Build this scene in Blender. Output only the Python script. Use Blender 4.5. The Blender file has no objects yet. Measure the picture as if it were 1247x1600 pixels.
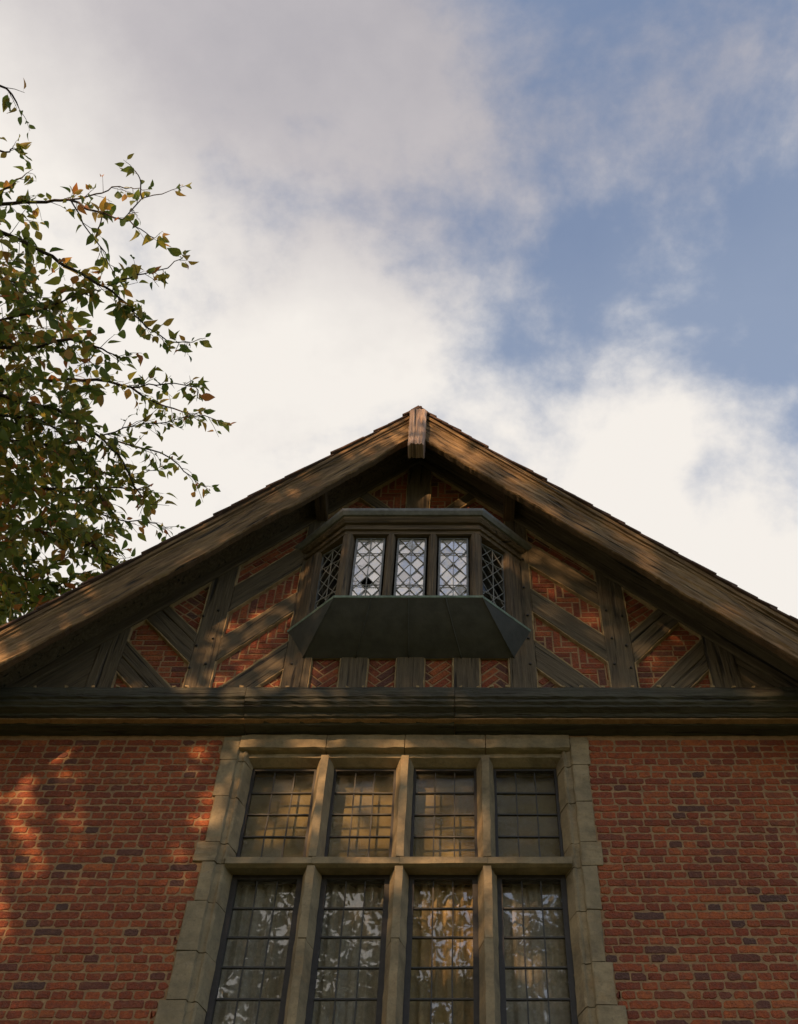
import bpy, bmesh, math, random
from mathutils import Vector, Matrix, Euler, noise as mnoise

rnd = random.Random(7)
SC = bpy.context.scene
COL = SC.collection

# ------------------------------------------------------------------ camera
FPX, PPX, PPY = 1900.0, 722.0, 800.0            # focal length and optical axis, in photo pixels (1247 x 1600)
PITCH = math.atan(FPX / 1312.0)
CX, CY, CZ = 0.486, -7.5, 1.6
cam_d = bpy.data.cameras.new('camera')
cam_d.sensor_fit = 'VERTICAL'
cam_d.sensor_height = 24.0
cam_d.lens = FPX / 1600.0 * 24.0
cam_d.shift_x = -(PPX - 623.5) / 1600.0
cam_d.clip_start = 0.05
cam_d.clip_end = 2000.0
cam = bpy.data.objects.new('camera', cam_d)
COL.objects.link(cam)
cam.location = (CX, CY, CZ)
cam.rotation_euler = (math.pi / 2 + PITCH, 0, 0)
SC.camera = cam

# ------------------------------------------------------------------ sun and sky
SUN_EL = math.radians(25)
SUN_AZ = math.radians(208)                       # clockwise from +Y: behind the viewer, to the left
S_DIR = Vector((math.sin(SUN_AZ) * math.cos(SUN_EL), math.cos(SUN_AZ) * math.cos(SUN_EL), math.sin(SUN_EL)))
sun_d = bpy.data.lights.new('sun', 'SUN')
sun_d.energy = 4.2
sun_d.angle = math.radians(0.6)
sun_d.color = (1.0, 0.60, 0.29)
sun = bpy.data.objects.new('sun', sun_d)
COL.objects.link(sun)
sun.rotation_euler = (-S_DIR).to_track_quat('-Z', 'Y').to_euler()
sun.location = S_DIR * 60

world = bpy.data.worlds.new('World')
SC.world = world
world.use_nodes = True
wt = world.node_tree
wt.nodes.clear()
def wn(t, **kw):
    n = wt.nodes.new(t)
    for k, v in kw.items():
        setattr(n, k, v)
    return n
def wl(a, b):
    wt.links.new(a, b)
def wmath(op, a, b=None, c=None, clamp=False):
    n = wn('ShaderNodeMath', operation=op)
    n.use_clamp = clamp
    for i, v in enumerate((a, b, c)):
        if v is None:
            continue
        if isinstance(v, (int, float)):
            n.inputs[i].default_value = v
        else:
            wl(v, n.inputs[i])
    return n.outputs[0]
tc = wn('ShaderNodeTexCoord')
sep = wn('ShaderNodeSeparateXYZ')
wl(tc.outputs['Generated'], sep.inputs[0])
dz = wmath('ADD', wmath('MAXIMUM', sep.outputs[2], 0.0), 0.12)
pX = wmath('DIVIDE', sep.outputs[0], dz)
pY = wmath('DIVIDE', sep.outputs[1], dz)
comb = wn('ShaderNodeCombineXYZ')
wl(pX, comb.inputs[0]); wl(pY, comb.inputs[1])
def wnoise(scale, detail, rough, off, dist=0.0):
    mp = wn('ShaderNodeMapping')
    mp.inputs['Location'].default_value = off
    wl(comb.outputs[0], mp.inputs[0])
    n = wn('ShaderNodeTexNoise')
    n.inputs['Scale'].default_value = scale
    n.inputs['Detail'].default_value = detail
    n.inputs['Roughness'].default_value = rough
    n.inputs['Distortion'].default_value = dist
    wl(mp.outputs[0], n.inputs['Vector'])
    return n.outputs[0]
n_big = wnoise(1.3, 3, 0.5, (3.1, 1.7, 0.4))
n_mid = wnoise(5.2, 8, 0.56, (0.3, 5.2, 1.1), 0.25)
n_fine = wnoise(12.0, 8, 0.6, (7.7, 2.2, 3.1))
# two banks of cloud with ragged edges, clearer air in the gap between them
bank_a = wmath('MULTIPLY', wmath('SUBTRACT', 0.045, pX), 2.6)
bank_b = wmath('MULTIPLY', wmath('SUBTRACT', wmath('SUBTRACT', pY, 0.42), wmath('MULTIPLY', pX, 0.16)), 2.6)
sm_ = wn('ShaderNodeMath', operation='SMOOTH_MAX')
wl(bank_a, sm_.inputs[0]); wl(bank_b, sm_.inputs[1]); sm_.inputs[2].default_value = 0.12
edge = wmath('MAXIMUM', wmath('MINIMUM', sm_.outputs[0], 0.52), -0.20)
cov = wmath('ADD', edge,
            wmath('ADD', wmath('MULTIPLY', wmath('SUBTRACT', n_mid, 0.5), 1.6),
                  wmath('ADD', wmath('MULTIPLY', wmath('SUBTRACT', n_big, 0.5), 0.3), wmath('MULTIPLY', wmath('SUBTRACT', n_fine, 0.5), 0.75))))
mr = wn('ShaderNodeMapRange', interpolation_type='SMOOTHSTEP')
wl(cov, mr.inputs[0])
mr.inputs[1].default_value = -0.17
mr.inputs[2].default_value = 0.40
mr.inputs[3].default_value = 0.17
cloud_f = mr.outputs[0]
# brightness of the cloud itself: thick parts greyer overhead, whiter lower down
low = wn('ShaderNodeMapRange', interpolation_type='SMOOTHSTEP')
wl(sep.outputs[2], low.inputs[0])
low.inputs[1].default_value = 0.975; low.inputs[2].default_value = 0.865
low.inputs[3].default_value = 0.0; low.inputs[4].default_value = 1.0
br = wmath('ADD', wmath('MULTIPLY', low.outputs[0], 0.62),
           wmath('ADD', wmath('MULTIPLY', wmath('SUBTRACT', n_big, 0.5), 0.55),
                 wmath('MULTIPLY', wmath('SUBTRACT', n_fine, 0.5), 0.35)))
br = wmath('ADD', br, 0.30, clamp=True)
cr = wn('ShaderNodeValToRGB')
wl(br, cr.inputs[0])
cr.color_ramp.elements[0].position = 0.0
cr.color_ramp.elements[0].color = (0.21, 0.205, 0.235, 1)
cr.color_ramp.elements[1].position = 0.85
cr.color_ramp.elements[1].color = (0.58, 0.55, 0.515, 1)
e = cr.color_ramp.elements.new(0.42); e.color = (0.345, 0.325, 0.335, 1)
sky = wn('ShaderNodeTexSky', sky_type='NISHITA')
sky.sun_disc = False
sky.sun_elevation = SUN_EL
sky.sun_rotation = SUN_AZ
sky.air_density = 1.0
sky.dust_density = 1.0
sky.ozone_density = 1.0
SKY_S = 0.15
cscale = wn('ShaderNodeVectorMath', operation='SCALE')
wl(cr.outputs[0], cscale.inputs[0])
cscale.inputs['Scale'].default_value = 1.0 / SKY_S
mixc = wn('ShaderNodeMix', data_type='RGBA')
wl(cloud_f, mixc.inputs[0])
wl(sky.outputs[0], mixc.inputs[6])
wl(cscale.outputs[0], mixc.inputs[7])
bgn = wn('ShaderNodeBackground')
bgn.inputs['Strength'].default_value = SKY_S
wl(mixc.outputs[2], bgn.inputs['Color'])
wo = wn('ShaderNodeOutputWorld')
wl(bgn.outputs[0], wo.inputs['Surface'])

SC.view_settings.view_transform = 'Standard'
SC.view_settings.look = 'None'
SC.view_settings.exposure = 0.66
SC.view_settings.gamma = 1.0
SC.view_settings.use_curve_mapping = False
SC.render.engine = 'CYCLES'
SC.cycles.max_bounces = 8
SC.cycles.transparent_max_bounces = 12
SC.cycles.use_denoising = True

# ------------------------------------------------------------------ measuring helpers
_s, _c = math.sin(PITCH), math.cos(PITCH)
def un(px, py, Y):
    """photo pixel -> point on the vertical plane at depth Y"""
    u = (px - PPX) / FPX; v = -(py - PPY) / FPX
    d = (u, _c - v * _s, _s + v * _c)
    t = (Y - CY) / d[1]
    return Vector((CX + t * d[0], Y, CZ + t * d[2]))
def proj(p):
    dx, dy, dzz = p[0] - CX, p[1] - CY, p[2] - CZ
    dep = dy * _c + dzz * _s
    return PPX + FPX * dx / dep, PPY - FPX * (-dy * _s + dzz * _c) / dep, dep

# ------------------------------------------------------------------ material helpers
class NT:
    def __init__(self, name):
        self.m = bpy.data.materials.new(name)
        self.m.use_nodes = True
        self.t = self.m.node_tree
        self.t.nodes.clear()
        self.out = self.n('ShaderNodeOutputMaterial')
    def n(self, t, **kw):
        n = self.t.nodes.new(t)
        for k, v in kw.items():
            setattr(n, k, v)
        return n
    def l(self, a, b):
        self.t.links.new(a, b)
    def put(self, sock, v):
        if isinstance(v, (int, float, tuple, list)):
            sock.default_value = v
        else:
            self.l(v, sock)
    def math(self, op, a, b=0.0, clamp=False):
        n = self.n('ShaderNodeMath', operation=op); n.use_clamp = clamp
        self.put(n.inputs[0], a); self.put(n.inputs[1], b)
        return n.outputs[0]
    def noise(self, vec, scale, detail=4, rough=0.55, dist=0.0, mscale=None, loc=None):
        if mscale or loc:
            mp = self.n('ShaderNodeMapping')
            if mscale: mp.inputs['Scale'].default_value = mscale
            if loc: mp.inputs['Location'].default_value = loc
            self.l(vec, mp.inputs[0]); vec = mp.outputs[0]
        n = self.n('ShaderNodeTexNoise')
        n.inputs['Scale'].default_value = scale
        n.inputs['Detail'].default_value = detail
        n.inputs['Roughness'].default_value = rough
        n.inputs['Distortion'].default_value = dist
        self.l(vec, n.inputs['Vector'])
        return n.outputs[0]
    def ramp(self, fac, stops, interp='LINEAR'):
        r = self.n('ShaderNodeValToRGB')
        r.color_ramp.interpolation = interp
        self.l(fac, r.inputs[0])
        el = r.color_ramp.elements
        el[0].position = stops[0][0]; el[0].color = (*stops[0][1], 1)
        el[1].position = stops[-1][0]; el[1].color = (*stops[-1][1], 1)
        for p, c in stops[1:-1]:
            x = el.new(p); x.color = (*c, 1)
        return r.outputs[0]
    def mix(self, fac, a, b, mode='MIX'):
        n = self.n('ShaderNodeMix', data_type='RGBA', blend_type=mode)
        self.put(n.inputs[0], fac)
        for i, v in ((6, a), (7, b)):
            if isinstance(v, tuple): v = (*v, 1) if len(v) == 3 else v
            self.put(n.inputs[i], v)
        return n.outputs[2]
    def bump(self, h, strength, dist):
        b = self.n('ShaderNodeBump')
        b.inputs['Strength'].default_value = strength
        b.inputs['Distance'].default_value = dist
        self.l(h, b.inputs['Height'])
        return b.outputs[0]
    def principled(self, col, rough=0.8, normal=None, **kw):
        p = self.n('ShaderNodeBsdfPrincipled')
        self.put(p.inputs['Base Color'], (*col, 1) if isinstance(col, tuple) else col)
        self.put(p.inputs['Roughness'], rough)
        if normal is not None: self.l(normal, p.inputs['Normal'])
        for k, v in kw.items():
            self.put(p.inputs[k.replace('_', ' ')], v)
        return p
    def done(self, shader):
        self.l(shader.outputs[0], self.out.inputs['Surface'])
        return self.m
    def pos(self):
        return self.n('ShaderNodeNewGeometry').outputs['Position']
    def rand(self):
        a = self.n('ShaderNodeObjectInfo').outputs['Random']
        b = self.n('ShaderNodeNewGeometry').outputs['Random Per Island']
        return self.math('FRACT', self.math('ADD', self.math('MULTIPLY', a, 3.7), b))
    def rand2(self, r):
        return self.math('FRACT', self.math('MULTIPLY', r, 17.31))
    def attr(self, name):
        return self.n('ShaderNodeAttribute', attribute_name=name).outputs['Vector']

def brick_mat(name, dark=1.0):
    t = NT(name)
    r = t.rand(); p = t.pos()
    base = t.ramp(r, [(0.0, (0.20, 0.042, 0.018)), (0.2, (0.29, 0.060, 0.020)), (0.42, (0.38, 0.088, 0.026)), (0.60, (0.24, 0.048, 0.020)),
                      (0.80, (0.44, 0.115, 0.032)), (0.88, (0.17, 0.046, 0.026)), (0.94, (0.085, 0.045, 0.038)), (1.0, (0.31, 0.066, 0.022))], 'LINEAR')
    n1 = t.noise(p, 22, 5, 0.6)
    n2 = t.noise(p, 120, 4, 0.6)
    c = t.mix(t.math('MULTIPLY', t.math('SUBTRACT', n1, 0.42, True), 2.2, True), base, (0.12, 0.05, 0.04))
    # pale lime and dirt smears
    sm = t.math('MULTIPLY', t.math('SUBTRACT', t.noise(p, 9, 7, 0.72), 0.53, True), 3.2, True)
    c = t.mix(t.math('MULTIPLY', sm, .55), c, (0.36, 0.17, 0.07))
    soot = t.math('MULTIPLY', t.math('SUBTRACT', t.noise(p, 2.6, 6, 0.7, 0, None, (9, 4, 2)), 0.52, True), 2.4, True)
    c = t.mix(t.math('MULTIPLY', soot, .75), c, (0.065, 0.036, 0.030))
    drag = t.math('MULTIPLY', t.math('SUBTRACT', t.noise(p, 27, 6, 0.75, 0.6, None, (1, 6, 3)), 0.56, True), 5.0, True)
    c = t.mix(t.math('MULTIPLY', drag, .7), c, (0.30, 0.185, 0.10))
    spk = t.math('MULTIPLY', t.math('SUBTRACT', n2, 0.60, True), 4.0, True)
    c = t.mix(spk, c, (0.07, 0.035, 0.03))
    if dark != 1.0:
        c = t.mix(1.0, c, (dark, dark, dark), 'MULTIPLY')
    n3 = t.noise(p, 48, 4, 0.6, 0, None, (3, 8, 5))
    c = t.mix(t.math('MULTIPLY', t.math('SUBTRACT', n3, 0.52, True), 2.2, True), c, t.mix(1.0, c, (1.7, 1.6, 1.5), 'MULTIPLY'))
    c = t.mix(t.math('MULTIPLY', t.math('SUBTRACT', 0.46, n3, True), 3.0, True), c, t.mix(1.0, c, (.45, .45, .5), 'MULTIPLY'))
    h = t.math('ADD', t.math('MULTIPLY', n1, 0.7), t.math('ADD', t.math('MULTIPLY', n3, 0.9), t.math('MULTIPLY', n2, 0.35)))
    return t.done(t.principled(c, 0.9, t.bump(h, 1.0, 0.022)))

def mortar_mat(name, a, b):
    t = NT(name); p = t.pos()
    n1 = t.noise(p, 14, 6, 0.6); n2 = t.noise(p, 90, 4, 0.6)
    c = t.ramp(n1, [(0.3, a), (0.7, b)])
    c = t.mix(t.math('MULTIPLY', t.math('SUBTRACT', n2, 0.55, True), 3.0, True), c, tuple(x * 0.55 for x in a))
    return t.done(t.principled(c, 0.95, t.bump(t.math('ADD', n1, n2), 0.9, 0.008)))

def timber_mat(name, cols, grain=1.0, bump=0.7, blotch=None, fac=0.0):
    t = NT(name); lc = t.attr('lc'); p = t.pos()
    g1 = t.noise(lc, 1.0, 6, 0.62, 0.25, (2.2, 34 * grain, 34 * grain))
    g2 = t.noise(lc, 1.0, 4, 0.6, 0.1, (5.0, 120 * grain, 120 * grain))
    big = t.noise(p, 2.1, 4, 0.6)
    f = t.math('ADD', t.math('MULTIPLY', g1, 0.72), t.math('MULTIPLY', big, 0.28))
    c = t.ramp(f, [(0.30, cols[0]), (0.47, cols[1]), (0.60, cols[2]), (0.74, cols[3])])
    crack = t.math('MULTIPLY', t.math('SUBTRACT', 0.43, t.noise(lc, 1.0, 3, 0.6, 0.5, (1.1, 22 * grain, 22 * grain), (31, 7, 2))), 9.0, True)
    c = t.mix(crack, c, (0.018, 0.013, 0.009))
    if blotch:
        ms = t.math('MULTIPLY', t.math('SUBTRACT', t.noise(p, 5.5, 6, 0.7), 0.50, True), fac, True)
        c = t.mix(ms, c, blotch)
    h = t.math('ADD', t.math('ADD', g1, t.math('MULTIPLY', g2, 0.5)), t.math('MULTIPLY', crack, -0.8))
    return t.done(t.principled(c, 0.86, t.bump(h, bump, 0.02)))

def stone_mat(name):
    t = NT(name); p = t.pos(); r = t.rand()
    n1 = t.noise(p, 3.5, 8, 0.72); n2 = t.noise(p, 38, 6, 0.7); n3 = t.noise(p, 260, 3, 0.6)
    c = t.ramp(n1, [(0.30, (0.115, 0.090, 0.056)), (0.5, (0.25, 0.195, 0.118)), (0.70, (0.40, 0.31, 0.185))])
    c = t.mix(t.math('MULTIPLY', r, 0.35), c, (0.22, 0.19, 0.13))
    c = t.mix(t.math('MULTIPLY', t.math('SUBTRACT', n2, 0.54, True), 3.0, True), c, (0.10, 0.085, 0.06))
    c = t.mix(t.math('MULTIPLY', t.math('SUBTRACT', t.noise(p, 3.0, 5, 0.7, 0, None, (5, 2, 1)), 0.55, True), 2.5, True), c, (0.34, 0.21, 0.10))
    h = t.math('ADD', t.math('MULTIPLY', n2, 0.8), t.math('MULTIPLY', n3, 0.4))
    return t.done(t.principled(c, 0.92, t.bump(h, 0.55, 0.010)))

def simple_mat(name, a, b, scale, rough=0.7, bump=0.3, dist=0.006, **kw):
    t = NT(name); p = t.pos()
    n1 = t.noise(p, scale, 6, 0.62)
    c = t.ramp(n1, [(0.3, a), (0.7, b)])
    return t.done(t.principled(c, rough, t.bump(n1, bump, dist), **kw))

def glass_mat(name, ior, tint, rough=0.02, gain=1.0, wob=.05):
    t = NT(name); p = t.pos()
    fr = t.n('ShaderNodeFresnel'); fr.inputs['IOR'].default_value = ior
    nb = t.bump(t.noise(p, 4.0, 1, 0.4), wob, 0.02)
    t.l(nb, fr.inputs['Normal'])
    gl = t.n('ShaderNodeBsdfGlossy'); gl.inputs['Roughness'].default_value = rough
    gl.inputs['Color'].default_value = (0.95, 0.95, 0.95, 1); t.l(nb, gl.inputs['Normal'])
    tr = t.n('ShaderNodeBsdfTransparent')
    r = t.rand()
    tcol = t.ramp(r, [(0.0, tint[0]), (0.5, tint[1]), (1.0, tint[2])])
    t.l(tcol, tr.inputs['Color'])
    mx = t.n('ShaderNodeMixShader')
    front = t.math('SUBTRACT', 1.0, t.n('ShaderNodeNewGeometry').outputs['Backfacing'])   # the far face of the thin pane adds no second mirror
    t.l(t.math('MULTIPLY', t.math('MULTIPLY', fr.outputs[0], gain, True), front), mx.inputs[0])
    t.l(tr.outputs[0], mx.inputs[1]); t.l(gl.outputs[0], mx.inputs[2])
    # thin grime
    gd = t.n('ShaderNodeBsdfDiffuse'); gd.inputs['Color'].default_value = (0.22, 0.20, 0.15, 1)
    m2 = t.n('ShaderNodeMixShader')
    t.l(t.math('MULTIPLY', t.math('SUBTRACT', t.noise(p, 7, 5, 0.7), 0.42, True), 0.5, True), m2.inputs[0])
    t.l(mx.outputs[0], m2.inputs[1]); t.l(gd.outputs[0], m2.inputs[2])
    return t.done(m2)

def quarry_mat(name):
    """old leaded glass, the bright reflected sky put into its pale colour"""
    t = NT(name); p = t.pos(); r = t.rand()
    col = t.ramp(r, [(0.0, (0.60, 0.58, 0.60)), (0.3, (0.80, 0.77, 0.77)), (0.55, (0.66, 0.64, 0.70)), (0.8, (0.90, 0.86, 0.85)), (1.0, (0.54, 0.52, 0.54))])
    gl = t.n('ShaderNodeBsdfGlossy'); gl.inputs['Roughness'].default_value = 0.08
    t.l(col, gl.inputs['Color'])
    t.l(t.bump(t.noise(p, 14, 2, 0.4), 0.25, 0.02), gl.inputs['Normal'])
    df = t.n('ShaderNodeBsdfDiffuse'); t.l(col, df.inputs['Color'])
    fr = t.n('ShaderNodeFresnel'); fr.inputs['IOR'].default_value = 2.6
    mx = t.n('ShaderNodeMixShader')
    t.l(t.math('MULTIPLY', fr.outputs[0], 2.1, True), mx.inputs[0])
    t.l(df.outputs[0], mx.inputs[1]); t.l(gl.outputs[0], mx.inputs[2])
    return t.done(mx)

def leaf_mat(name, stops, trans=0.45):
    t = NT(name); r = t.rand(); p = t.pos()
    c = t.ramp(r, stops)
    c = t.mix(t.math('MULTIPLY', t.math('SUBTRACT', t.noise(p, 30, 3, 0.6), 0.55, True), 1.2, True), c, (0.12, 0.07, 0.018))
    pr = t.principled(c, 0.55)
    tl = t.n('ShaderNodeBsdfTranslucent'); t.l(c, tl.inputs['Color'])
    mx = t.n('ShaderNodeMixShader'); mx.inputs[0].default_value = trans
    t.l(pr.outputs[0], mx.inputs[1]); t.l(tl.outputs[0], mx.inputs[2])
    return t.done(mx)

M = {}
M['brick'] = brick_mat('brick')
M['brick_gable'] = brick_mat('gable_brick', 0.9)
M['mortar'] = mortar_mat('lime_mortar', (0.22, 0.135, 0.072), (0.38, 0.235, 0.12))
M['pointing'] = mortar_mat('pale_pointing', (0.24, 0.17, 0.088), (0.40, 0.285, 0.145))
M['oak'] = timber_mat('dark_oak', [(0.045, 0.034, 0.021), (0.090, 0.067, 0.040), (0.13, 0.099, 0.060), (0.19, 0.148, 0.092)], 1.0, 0.7)
M['oak_beam'] = timber_mat('green_haze_dark_oak', [(0.028, 0.026, 0.019), (0.048, 0.045, 0.033), (0.070, 0.066, 0.048), (0.11, 0.10, 0.073)], 0.8, 0.8, (0.05, 0.058, 0.038), 1.5)  # olive blotches paint the greenish light haze onto the beam
M['oak_barge'] = timber_mat('weathered_oak', [(0.05, 0.030, 0.015), (0.17, 0.105, 0.050), (0.28, 0.18, 0.088), (0.46, 0.33, 0.19)], 0.8, 1.0, (0.15, 0.12, 0.055), 1.3)
M['oak_frame'] = timber_mat('brown_oak', [(0.045, 0.030, 0.018), (0.095, 0.066, 0.038), (0.15, 0.106, 0.06), (0.24, 0.175, 0.105)], 1.3, 0.7)
M['oak_pale'] = timber_mat('bleached_oak', [(0.14, 0.09, 0.07), (0.38, 0.27, 0.22), (0.52, 0.40, 0.34), (0.62, 0.50, 0.44)], 0.9, 1.0)
M['stone'] = stone_mat('limestone')
M['lead'] = simple_mat('lead', (0.10, 0.105, 0.11), (0.20, 0.205, 0.21), 18, 0.5, 0.25, 0.005)
M['came'] = simple_mat('lead_came', (0.20, 0.195, 0.185), (0.33, 0.32, 0.30), 40, 0.55, 0.2, 0.003)
M['came_dark'] = simple_mat('dark_lead_came', (0.022, 0.022, 0.022), (0.05, 0.048, 0.044), 30, 0.6, 0.2, 0.003)
M['copper'] = simple_mat('verdigris_copper', (0.10, 0.14, 0.115), (0.22, 0.29, 0.23), 22, 0.65, 0.3, 0.006)
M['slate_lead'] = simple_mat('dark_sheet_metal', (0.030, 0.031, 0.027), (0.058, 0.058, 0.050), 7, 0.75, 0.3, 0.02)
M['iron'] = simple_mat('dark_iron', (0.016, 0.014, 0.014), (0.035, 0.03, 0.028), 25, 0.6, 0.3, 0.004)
M['tile'] = simple_mat('clay_roof_tile', (0.045, 0.026, 0.017), (0.10, 0.052, 0.032), 9, 0.9, 0.6, 0.02)
M['cheek_glass'] = glass_mat('shaded_leaded_glass', 1.5, ((0.5, 0.5, 0.48), (0.6, 0.6, 0.58), (0.45, 0.46, 0.45)), 0.02, 0.9)  # darker copy of the oriel glass: dim side reflections put into the tint
M['obscure'] = glass_mat('obscured_window_glass', 1.55, ((0.90, 0.86, 0.72), (0.94, 0.92, 0.84), (0.88, 0.85, 0.76)), 0.14, 1.4, .06)
M['glass'] = glass_mat('old_window_glass', 1.62, ((0.88, 0.86, 0.80), (0.93, 0.93, 0.91), (0.86, 0.86, 0.84)), 0.012, 2.5)
M['quarry'] = quarry_mat('sky_bright_quarry_glass')  # pale front panes stand in for the sky they mirror
M['curtain'] = simple_mat('curtain_cloth', (0.42, 0.39, 0.36), (0.60, 0.57, 0.53), 30, 0.9, 0.2, 0.004)
M['curtain_gold'] = simple_mat('gold_curtain_cloth', (0.42, 0.33, 0.20), (0.56, 0.45, 0.29), 30, 0.9, 0.2, 0.004)
M['blind'] = simple_mat('olive_blind_cloth', (0.20, 0.175, 0.115), (0.26, 0.23, 0.155), 6, 0.9, 0.1, 0.004)
M['plaster'] = simple_mat('interior_plaster', (0.16, 0.13, 0.10), (0.2, 0.17, 0.13), 4, 0.9, 0.1)
M['bark'] = simple_mat('bark', (0.030, 0.020, 0.015), (0.07, 0.048, 0.036), 30, 0.9, 0.8, 0.02)
M['grass'] = simple_mat('lawn', (0.035, 0.055, 0.016), (0.075, 0.095, 0.03), 3, 0.95, 0.5, 0.05)
M['leaf'] = leaf_mat('autumn_leaf', [(0.0, (0.08, 0.125, 0.024)), (0.40, (0.135, 0.175, 0.028)), (0.68, (0.23, 0.225, 0.034)), (0.84, (0.29, 0.22, 0.036)), (0.93, (0.38, 0.20, 0.036)), (1.0, (0.33, 0.11, 0.032))], 0.62)
M['leaf_far'] = leaf_mat('green_leaf', [(0.0, (0.04, 0.06, 0.014)), (0.6, (0.07, 0.085, 0.02)), (1.0, (0.11, 0.10, 0.025))], 0.45)

# ------------------------------------------------------------------ mesh helpers
class MB:
    def __init__(self):
        self.v = []; self.f = []; self.lc = []; self.smooth = False
    def add(self, vs, fs, lc=None):
        b = len(self.v)
        self.v += [tuple(p) for p in vs]
        self.lc += [tuple(p) for p in (lc if lc is not None else vs)]
        self.f += [tuple(i + b for i in f) for f in fs]
    def box(self, x0, x1, y0, y1, z0, z1, axis=0, jit=0.0):
        vs = [(x, y, z) for x in (x0, x1) for y in (y0, y1) for z in (z0, z1)]
        if jit:
            vs = [tuple(q + rnd.uniform(-jit, jit) for q in p) for p in vs]
        fs = [(0, 1, 3, 2), (4, 6, 7, 5), (0, 4, 5, 1), (2, 3, 7, 6), (0, 2, 6, 4), (1, 5, 7, 3)]
        o = rnd.uniform(0, 50)
        if axis == 0: lc = [(p[0] + o, p[1], p[2] + o) for p in vs]
        elif axis == 1: lc = [(p[1] + o, p[0], p[2] + o) for p in vs]
        else: lc = [(p[2] + o, p[1], p[0] + o) for p in vs]
        self.add(vs, fs, lc)
    def prism(self, poly, yf, yb, bevel=0.006, d=(1, 0), seg=0.0, jit=0.0, back=False):
        """polygon in X,Z (counter-clockwise seen from the viewer at -Y) pushed back from yf to yb, front edge eased"""
        if seg:
            q = []
            for i in range(len(poly)):
                a = poly[i]; b = poly[(i + 1) % len(poly)]
                L = math.hypot(b[0] - a[0], b[1] - a[1]); n = max(1, int(L / seg))
                for k in range(n):
                    t = k / n
                    j = jit if k else jit * 0.4
                    q.append((a[0] + (b[0] - a[0]) * t + rnd.uniform(-j, j), a[1] + (b[1] - a[1]) * t + rnd.uniform(-j, j)))
            poly = q
        n = len(poly)
        cx = sum(p[0] for p in poly) / n; cz = sum(p[1] for p in poly) / n
        ins = inset(poly, bevel)
        o = rnd.uniform(0, 60)
        vs = [(p[0], yf, p[1]) for p in ins] + [(p[0], yf + bevel, p[1]) for p in poly] + [(p[0], yb, p[1]) for p in poly]
        fs = [tuple(range(n))]
        for i in range(n):
            j = (i + 1) % n
            fs.append((i, i + n, j + n, j)); fs.append((i + n, i + 2 * n, j + 2 * n, j + n))
        if back:
            fs.append(tuple(range(3 * n - 1, 2 * n - 1, -1)))
        L = math.hypot(*d); ux, uz = d[0] / L, d[1] / L
        lc = [((p[0] - cx) * ux + (p[2] - cz) * uz + o, -(p[0] - cx) * uz + (p[2] - cz) * ux + o * 0.37, p[1]) for p in vs]
        self.add(vs, fs, lc)
    def extrude_x(self, prof, xs, jit=0.0, caps=True):
        """profile of (y, z) points swept along X through stations xs"""
        n = len(prof); vs = []; o = rnd.uniform(0, 50)
        for x in xs:
            for (y, z) in prof:
                vs.append((x, y + rnd.uniform(-jit, jit), z + rnd.uniform(-jit, jit)))
        fs = []
        for k in range(len(xs) - 1):
            for i in range(n):
                j = (i + 1) % n
                fs.append((k * n + i, k * n + j, (k + 1) * n + j, (k + 1) * n + i))
        if caps:
            fs.append(tuple(range(n - 1, -1, -1))); fs.append(tuple(range((len(xs) - 1) * n, len(xs) * n)))
        self.add(vs, fs, [(p[0] + o, p[1], p[2] + o) for p in vs])
    def extrude_z(self, prof, zs, jit=0.0):
        n = len(prof); vs = []; o = rnd.uniform(0, 50)
        for z in zs:
            for (x, y) in prof:
                vs.append((x + rnd.uniform(-jit, jit), y + rnd.uniform(-jit, jit), z))
        fs = []
        for k in range(len(zs) - 1):
            for i in range(n):
                j = (i + 1) % n
                fs.append((k * n + i, k * n + j, (k + 1) * n + j, (k + 1) * n + i))
        fs.append(tuple(range(n - 1, -1, -1))); fs.append(tuple(range((len(zs) - 1) * n, len(zs) * n)))
        self.add(vs, fs, [(p[2] + o, p[1], p[0] + o) for p in vs])
    def bar(self, a, b, w, h, up=(0, -1, 0)):
        a = Vector(a); b = Vector(b); d = (b - a).normalized(); u = Vector(up)
        s = d.cross(u)
        if s.length < 1e-4: s = d.cross(Vector((1, 0, 0)))
        s.normalize(); u = s.cross(d).normalized()
        vs = []
        for p in (a, b):
            for (i, j) in ((-1, -1), (1, -1), (1, 1), (-1, 1)):
                vs.append(p + s * (i * w / 2) + u * (j * h / 2))
        L = (b - a).length; o = rnd.uniform(0, 50)
        lc = [(o + (0 if k < 4 else L), (k % 4) * w, o) for k in range(8)]
        self.add(vs, [(0, 1, 2, 3), (7, 6, 5, 4), (0, 4, 5, 1), (1, 5, 6, 2), (2, 6, 7, 3), (3, 7, 4, 0)], lc)
    def tube(self, pts, radii, sides=6):
        pts = [Vector(p) for p in pts]; n = len(pts); rings = []
        for i, p in enumerate(pts):
            d = (pts[min(i + 1, n - 1)] - pts[max(i - 1, 0)]).normalized()
            s = d.cross(Vector((0.31, 0.2, 0.93)))
            if s.length < 1e-3: s = d.cross(Vector((1, 0, 0)))
            s.normalize(); u = d.cross(s)
            rings.append([p + (s * math.cos(2 * math.pi * k / sides) + u * math.sin(2 * math.pi * k / sides)) * radii[i] for k in range(sides)])
        vs = [q for r in rings for q in r]; fs = []
        for i in range(n - 1):
            for k in range(sides):
                k2 = (k + 1) % sides
                fs.append((i * sides + k, i * sides + k2, (i + 1) * sides + k2, (i + 1) * sides + k))
        fs.append(tuple(range((n - 1) * sides, n * sides)))
        self.add(vs, fs)
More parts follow.
